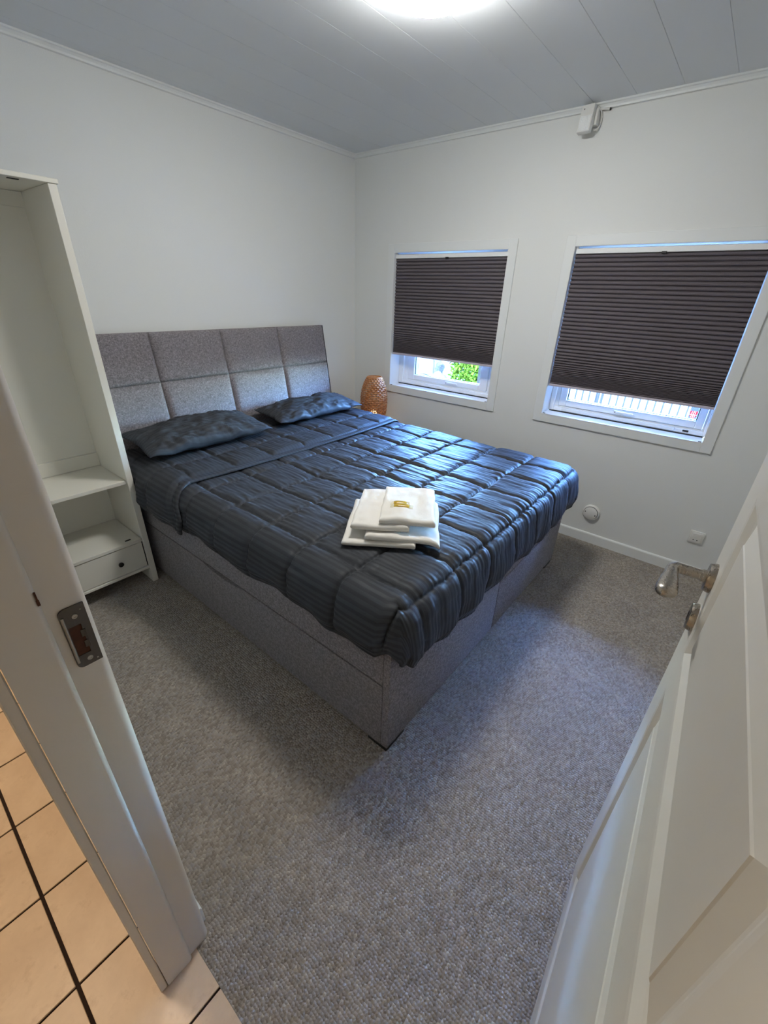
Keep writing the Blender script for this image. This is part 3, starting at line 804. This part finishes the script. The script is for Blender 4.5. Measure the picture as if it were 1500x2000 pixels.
def sachet(label, cx, cy, z, w, h, ang):
    base = TL0+tx*cx+ty*cy+Vector((0, 0, z))
    e = empty('gel_sachet', base, label, 'sachet', 'toiletry sachets on the towels')
    d = (tx*math.cos(ang)+ty*math.sin(ang)); q = (-tx*math.sin(ang)+ty*math.cos(ang))
    def pill(nm, hw, hh, th, mat, off=0):
        n1, n2 = 18, 12
        u = np.linspace(-1, 1, n1)[:, None]+np.zeros((1, n2)); v = np.linspace(-1, 1, n2)[None, :]+0*u
        t = th*np.clip((1-u**4)*(1-v**4), 0, 1)**.6+.0006
        Ps = []
        for sg in (1, 0):
            X = u*hw+off; Y = v*hh
            Ps.append(np.stack([base.x+d.x*X+q.x*Y, base.y+d.y*X+q.y*Y, base.z+(t if sg else 0*t)], -1))
        idx = np.arange(n1*n2).reshape(n1, n2); f = np.stack([idx[:-1,:-1], idx[1:,:-1], idx[1:,1:], idx[:-1,1:]], -1).reshape(-1, 4)
        V = np.concatenate([p_.reshape(-1, 3) for p_ in Ps]); F = np.concatenate([f, f[:, ::-1]+n1*n2])
        return pydata(nm, V, F, mat, e, smooth=60)
    pill('film', w/2, h/2, .002, M['film']); pill('gel', w*.36, h*.40, .008, M['gel'])
sachet('amber gel sachet lying nearest the headboard side on the top towel', .205, .182, .1005, .075, .034, .03)
sachet('amber gel sachet overlapping in front on the top towel', .213, .155, .1015, .088, .034, -.02)

# ------------------------------------------------------------------ woven lamp on a bedside table
bt = empty('bedside_table', (-.17, -.36, 0), 'small white bedside table under the woven lamp', 'table')
TBX0, TBX1, TBY0, TBY1, TBZ = -.30, -.025, -.52, -.20, .50
box('table_top', (TBX0, TBY1, TBZ-.02), (TBX1, TBY0, TBZ), M['laminate'], bt, .002)
for x in (TBX0+.01, TBX1-.04):
    for y in (TBY0+.01, TBY1-.04): box('leg', (x, y, 0), (x+.03, y+.03, TBZ-.02), M['laminate'], bt)
LX, LY, LZ, LH = -.15, -.36, TBZ, .398
lamp = empty('table_lamp', (LX, LY, LZ), 'egg-shaped woven bamboo table lamp in the corner beside the bed', 'lamp')
def lr_(t): # radius over normalised height
    return np.interp(t, [0, .08, .25, .45, .6, .75, .88, .96, 1.0], [.070, .084, .103, .111, .110, .101, .085, .069, .060])
NB, NR = 26, 36
V, F = [], []
for k in range(NB):
    t0, t1 = (k+.20)/NB, (k+.80)/NB
    for s in range(NR*4):
        a = 2*math.pi*s/(NR*4); wv = .0045*math.sin(a*NR/1.0*.5 + math.pi*k)
        for t in (t0, t1):
            r = float(lr_(t))+wv; V.append((LX+r*math.cos(a), LY+r*math.sin(a), LZ+t*LH))
    n_ = NR*4; b = k*n_*2
    for s in range(n_):
        s2 = (s+1) % n_; F.append((b+2*s, b+2*s2, b+2*s2+1, b+2*s+1))
wv_ = pydata('woven_bands', V, F, M['bamboo'], lamp, smooth=60); wv_['kind'] = 'stuff'
md = wv_.modifiers.new('t', 'SOLIDIFY'); md.thickness = .0014; md.offset = 0
V, F = [], []
for j in range(NR):
    a = 2*math.pi*(j+.5)/NR; hw = .0028
    for k in range(25):
        t = k/24; r = float(lr_(t))
        for sg in (-1, 1):
            V.append((LX+r*math.cos(a)-sg*hw*math.sin(a), LY+r*math.sin(a)+sg*hw*math.cos(a), LZ+t*LH))
    b = j*50
    for k in range(24): F.append((b+2*k, b+2*k+1, b+2*k+3, b+2*k+2))
wr_ = pydata('woven_ribs', V, F, M['bamboo'], lamp, smooth=60); wr_['kind'] = 'stuff'
lathe('top_ring', [(.0615, LH-.004), (.0615, LH+.003), (.0545, LH+.003), (.0545, LH-.004), (.0615, LH-.004)], 'Z', (LX, LY, LZ), M['bamboo'], lamp, 40)
lathe('base', [(.072, 0), (.072, .008), (.0, .008)], 'Z', (LX, LY, LZ), M['bamboo'], lamp, 32)
bl = lathe('bulb', [(.0, .125), (.018, .118), (.026, .102), (.024, .082), (.014, .058), (.013, .04)], 'Z', (LX, LY, LZ), M['bulb'], lamp, 20)
lathe('socket', [(.016, .008), (.016, .042), (.0, .042)], 'Z', (LX, LY, LZ), M['plastic'], lamp, 16)

# ------------------------------------------------------------------ ceiling lamp
CLX, CLY = -1.385, -1.60
cl = empty('ceiling_lamp', (CLX, CLY, H), 'round white dome ceiling lamp glowing above the bed', 'ceiling lamp')
lathe('base_ring', [(.196, 0), (.196, -.014), (.188, -.018), (.0, -.018)], 'Z', (CLX, CLY, H), M['plastic'], cl, 48)
prof = [(.186*math.cos(R(a)), -.016-.075*math.sin(R(a))) for a in range(0, 91, 9)]; prof[-1] = (0, prof[-1][1])
lathe('diffuser', prof, 'Z', (CLX, CLY, H), M['diffuser'], cl, 48, 60)

# ------------------------------------------------------------------ wardrobe
WX1, WX0, WY0, WZ = -2.182, -2.805, -.469, 1.867
wd = empty('wardrobe', ((WX0+WX1)/2, -.25, 0), 'open white wardrobe without doors beside the bed', 'wardrobe')
th = .030
ti = WX1-th
box('side_panel', (WX1-th, WY0, 0), (WX1, -.03, WZ-.016), M['laminate'], wd, .0015)
box('side_panel', (WX0, WY0, 0), (WX0+th, -.03, WZ-.016), M['laminate'], wd, .0015)
box('top_panel', (WX0-.004, WY0-.006, WZ-.016), (WX1+.006, -.03, WZ), M['laminate'], wd, .0015)
YB = -.125
box('back_panel', (WX0+th, YB, .10), (ti, YB+.005, WZ-.016), M['laminate'], wd)
box('back_rail', (WX0+th, YB-.012, WZ-.072), (ti, YB-.0005, WZ-.017), M['laminate'], wd, .001)
box('back_rail', (WX0+th, YB-.012, .6275), (ti, YB-.0005, .700), M['laminate'], wd, .001)
box('shelf', (WX0+th+.001, WY0+.012, .608), (ti-.0015, YB-.0005, .6265), M['laminate'], wd, .0012)
box('shelf', (WX0+th+.001, WY0+.004, .270), (ti-.002, YB-.0005, .288), M['laminate'], wd, .0012)
box('bottom_panel', (WX0+th, WY0+.002, .094), (ti, YB, .108), M['laminate'], wd, .001)
dw = box('drawer', (WX0+th+.006, WY0+.008, .112), (ti-.006, WY0+.026, .266), M['laminate'], wd, .0012)
for x in (-2.346, -2.64):
    lathe('knob', [(.0055, 0), (.0055, -.008), (.0125, -.012), (.013, -.018), (.009, -.021), (0, -.0215)], 'Y', (x, WY0+.008, .187), M['knob'], dw, 20)
box('drawer_gap_shade', (ti-.0055, WY0+.012, .112), (ti-.0005, WY0+.03, .266), M['dark'], wd)  # dark filler strip imitating the shade in the gap beside the drawer
box('door_catch', (ti-.074, WY0+.030, .2881), (ti-.046, WY0+.040, .2905), M['black'], wd)
box('door_catch', (ti-.115, WY0+.030, WZ-.0185), (ti-.08, WY0+.042, WZ-.0161), M['black'], wd)

# ------------------------------------------------------------------ small wall fittings
# motion sensor under the cornice
se = empty('motion_sensor', (-.03, -1.69, 2.35), 'white motion sensor box high on the window wall by the ceiling', 'sensor')
bm = bmesh.new(); add_box(bm, (-.017, -.034, -.058), (.017, .034, .058), .005, 2)
Mx = Matrix.Translation((-.062, -1.689, 2.352)) @ Euler((0, R(10), R(-6))).to_matrix().to_4x4()
bm.transform(Mx); bd = bm_obj('housing', bm, M['plastic'], se, smooth=40)
bm = bmesh.new()
nz, ny = 9, 6
for i in range(nz):
    for j in range(ny):
        y = -.028+.056*(j+.5)/ny; z = -.052+.062*(i+.5)/nz
        a = [bm.verts.new((-.0172, y-.0046, z-.0034)), bm.verts.new((-.0172, y+.0046, z-.0034)), bm.verts.new((-.0172, y+.0046, z+.0034)), bm.verts.new((-.0172, y-.0046, z+.0034))]
        t_ = bm.verts.new((-.0192, y+random.uniform(-.002, .002), z+random.uniform(-.0015, .0015)))
        for k in range(4): bm.faces.new((a[k], a[(k+1) % 4], t_))
bm.transform(Mx); le = bm_obj('lens', bm, M['upvc'], se); le['kind'] = 'stuff'
bm = bmesh.new(); add_box(bm, (-.0178, .014, .036), (-.0165, .018, .041)); bm.transform(Mx); bm_obj('led', bm, M['black'], se)
arc = lambda r, y: [(-.003-.0*k, y-.012-r*math.cos(R(a))*.35, 2.352+r*math.sin(R(a))) for k, a in enumerate(range(-80, 81, 16))]
box('bracket', (-.046, -1.735, 2.33), (0, -1.70, 2.395), M['plastic'], se, .004, 2)
tube('cable_loop', [(-.04+.036*math.sin(R(a)), -1.728-.018*math.sin(R(a)), 2.355+.045*math.cos(R(a))) for a in range(0, 181, 15)], .0035, M['plastic'], se, 8)
tube('cable_plug', [(-.02, -1.735, 2.396), (-.014, -1.765, 2.394), (-.008, -1.778, 2.393)], [.005, .006, .006], M['plastic'], se, 10)
lathe('plug_end', [(.0062, 0), (.0062, -.006), (0, -.006)], 'Y', (-.008, -1.778, 2.393), M['black'], se, 12)
# round air valve
va = empty('air_valve', (0, -2.215, .225), 'round white air valve low on the wall past the bed foot', 'air vent')
lathe('collar', [(.055, 0), (.055, -.012), (.049, -.018), (.0, -.018)], 'X', (0, -2.215, .225), M['plastic'], va, 40)
lathe('dark_ring', [(.0455, -.018), (.0455, -.021), (.0, -.021)], 'X', (0, -2.215, .225), M['rubber'], va, 40)
lathe('disc', [(.0435, -.021), (.0435, -.027), (.040, -.029), (.0, -.030)], 'X', (0, -2.215, .225), M['plastic'], va, 40)
for y, z in ((-2.182, .232), (-2.248, .218)):
    lathe('screw', [(.004, -.0285), (.004, -.0315), (0, -.0315)], 'X', (0, y, z), M['rubber'], va, 10)
# outlet
ou = empty('wall_outlet', (0, -2.815, .265), 'square white power outlet low on the wall near the door handle', 'outlet')
box('plate', (-.011, -2.777, .227), (0, -2.853, .305), M['plastic'], ou, .004, 2)
box('insert', (-.0135, -2.785, .235), (-.0105, -2.845, .297), M['plastic'], ou, .002, 2)
for y in (-2.8055, -2.8245):
    lathe('pin_hole', [(.0032, -.0137), (.0032, -.0128)], 'X', (0, y, .250), M['black'], ou, 10)
box('switch', (-.0155, -2.795, .268), (-.0130, -2.835, .292), M['plastic'], ou, .001)

# ------------------------------------------------------------------ outdoors
gd = box('ground_terrace', (.3, -14, -.42), (3.2, 16, -.32), M['concrete']); struct(gd, 'pale paved terrace just outside the windows', 'ground')  # unseen near ground, kept pale to bounce daylight up to the ceiling
g2 = box('ground_yard', (3.2, -14, -.42), (30, 16, -.325), M['yardm']); struct(g2, 'bright sunlit yard beyond the railing', 'ground')
rl = empty('railing', (3.0, -1.8, -.32), 'dark metal railing of upright bars outside the window nearer the door', 'railing')
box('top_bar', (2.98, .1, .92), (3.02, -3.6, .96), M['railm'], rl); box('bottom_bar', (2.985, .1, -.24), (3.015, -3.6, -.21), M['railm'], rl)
me_bar = None
for k in range(-9, 30):
    y = -1.131-.0825*k
    if -1.47 < y < -1.38: continue
    if me_bar is None:
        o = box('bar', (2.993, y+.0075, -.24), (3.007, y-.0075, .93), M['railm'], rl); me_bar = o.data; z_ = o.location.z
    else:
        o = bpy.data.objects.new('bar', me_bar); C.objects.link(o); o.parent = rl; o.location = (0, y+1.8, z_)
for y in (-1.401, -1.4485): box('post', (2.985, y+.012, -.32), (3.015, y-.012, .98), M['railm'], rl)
sg = empty('sign', (2.985, -2.437, .27), 'small red and white sign hanging on the railing', 'sign')
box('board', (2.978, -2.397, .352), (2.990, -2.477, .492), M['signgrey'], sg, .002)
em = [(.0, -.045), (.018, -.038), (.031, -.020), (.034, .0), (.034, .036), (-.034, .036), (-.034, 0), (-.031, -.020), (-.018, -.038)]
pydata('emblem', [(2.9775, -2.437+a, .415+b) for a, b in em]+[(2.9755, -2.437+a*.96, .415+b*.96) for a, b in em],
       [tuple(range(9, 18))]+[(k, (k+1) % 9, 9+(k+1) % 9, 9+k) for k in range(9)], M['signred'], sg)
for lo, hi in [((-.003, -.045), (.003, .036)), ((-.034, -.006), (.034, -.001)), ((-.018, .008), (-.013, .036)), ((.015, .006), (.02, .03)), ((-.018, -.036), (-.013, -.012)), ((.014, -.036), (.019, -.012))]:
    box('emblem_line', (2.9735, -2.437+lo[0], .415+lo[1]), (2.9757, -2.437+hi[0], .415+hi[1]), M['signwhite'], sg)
# hedge
def hedge(label, x0, x1, y0, y1, z0, z1, n, seed, nm='hedge', cat='hedge'):
    rng = np.random.default_rng(seed)
    e = empty(nm, ((x0+x1)/2, (y0+y1)/2, z0), label, cat)
    V, F = [], []
    P = rng.random((n, 3)); 
    face = rng.integers(0, 3, n); P[face == 0, 0] = rng.random((face == 0).sum())*.12; P[face == 1, 2] = 1-rng.random((face == 1).sum())*.1
    for k in range(n):
        c = np.array([x0+(x1-x0)*P[k,0], y0+(y1-y0)*P[k,1], z0+(z1-z0)*P[k,2]]) + rng.normal(0, .03, 3)
        a = rng.normal(0, 1, 3); a /= np.linalg.norm(a); b = np.cross(a, rng.normal(0, 1, 3)); b /= np.linalg.norm(b)
        L_, w_ = .055*rng.uniform(.7, 1.4), .026*rng.uniform(.7, 1.3); i = len(V)
        V += [c-a*L_, c+b*w_, c+a*L_, c-b*w_]; F.append((i, i+1, i+2, i+3))
    o = pydata('foliage', V, F, M['leaf'], e); o['kind'] = 'stuff'
    tube('stem', [((x0+x1)/2, (y0+y1)/2, z0), ((x0+x1)/2, (y0+y1)/2, z1-.2)], [.04, .015], M['bark'], e, 8)
    return e
hedge('dense bright green hedge seen through the window beside the lamp', 5.9, 6.8, .9, 2.48, -.30, 1.05, 9000, 5)
for y0, y1, lab in [(.305, .239, 'thick weathered wooden post outside in front of the hedge'), (.173, .144, 'thin weathered wooden post outside beside the thick one')]:
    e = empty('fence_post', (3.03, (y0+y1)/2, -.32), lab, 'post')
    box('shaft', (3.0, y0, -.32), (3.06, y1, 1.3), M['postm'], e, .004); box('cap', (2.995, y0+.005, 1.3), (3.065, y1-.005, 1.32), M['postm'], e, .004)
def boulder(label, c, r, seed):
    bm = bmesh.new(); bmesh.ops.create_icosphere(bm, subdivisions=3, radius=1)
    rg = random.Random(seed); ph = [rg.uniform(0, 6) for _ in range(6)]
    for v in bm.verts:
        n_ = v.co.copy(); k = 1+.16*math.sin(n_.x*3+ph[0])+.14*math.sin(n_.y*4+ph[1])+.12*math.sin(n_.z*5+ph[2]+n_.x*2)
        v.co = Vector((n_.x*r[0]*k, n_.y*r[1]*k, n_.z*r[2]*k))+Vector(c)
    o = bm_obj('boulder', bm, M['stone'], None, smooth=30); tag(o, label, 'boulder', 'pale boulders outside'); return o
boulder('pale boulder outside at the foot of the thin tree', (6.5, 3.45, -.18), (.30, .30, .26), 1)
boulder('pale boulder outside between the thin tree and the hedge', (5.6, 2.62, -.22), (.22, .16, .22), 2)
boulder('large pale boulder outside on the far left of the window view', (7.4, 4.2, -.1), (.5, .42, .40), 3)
te = empty('tree', (6.0, 3.06, -.32), 'slim grey tree trunk outside the window beside the lamp', 'tree')
tube('trunk', [(6.0, 3.06, -.32), (6.02, 3.05, .0), (5.98, 3.07, .5), (6.0, 3.05, 1.4), (6.02, 3.06, 2.4)], [.06, .045, .04, .035, .02], M['bark'], te, 10)
for k, (z, dy, dz) in enumerate([(.12, .35, .3), (.3, -.25, .5), (.9, .4, .6), (1.3, -.4, .5)]):
    tube('branch', [(6.0, 3.06, z), (6.0, 3.06+dy*.5, z+dz*.6), (6.02, 3.06+dy, z+dz)], [.02, .014, .006], M['bark'], te, 8)
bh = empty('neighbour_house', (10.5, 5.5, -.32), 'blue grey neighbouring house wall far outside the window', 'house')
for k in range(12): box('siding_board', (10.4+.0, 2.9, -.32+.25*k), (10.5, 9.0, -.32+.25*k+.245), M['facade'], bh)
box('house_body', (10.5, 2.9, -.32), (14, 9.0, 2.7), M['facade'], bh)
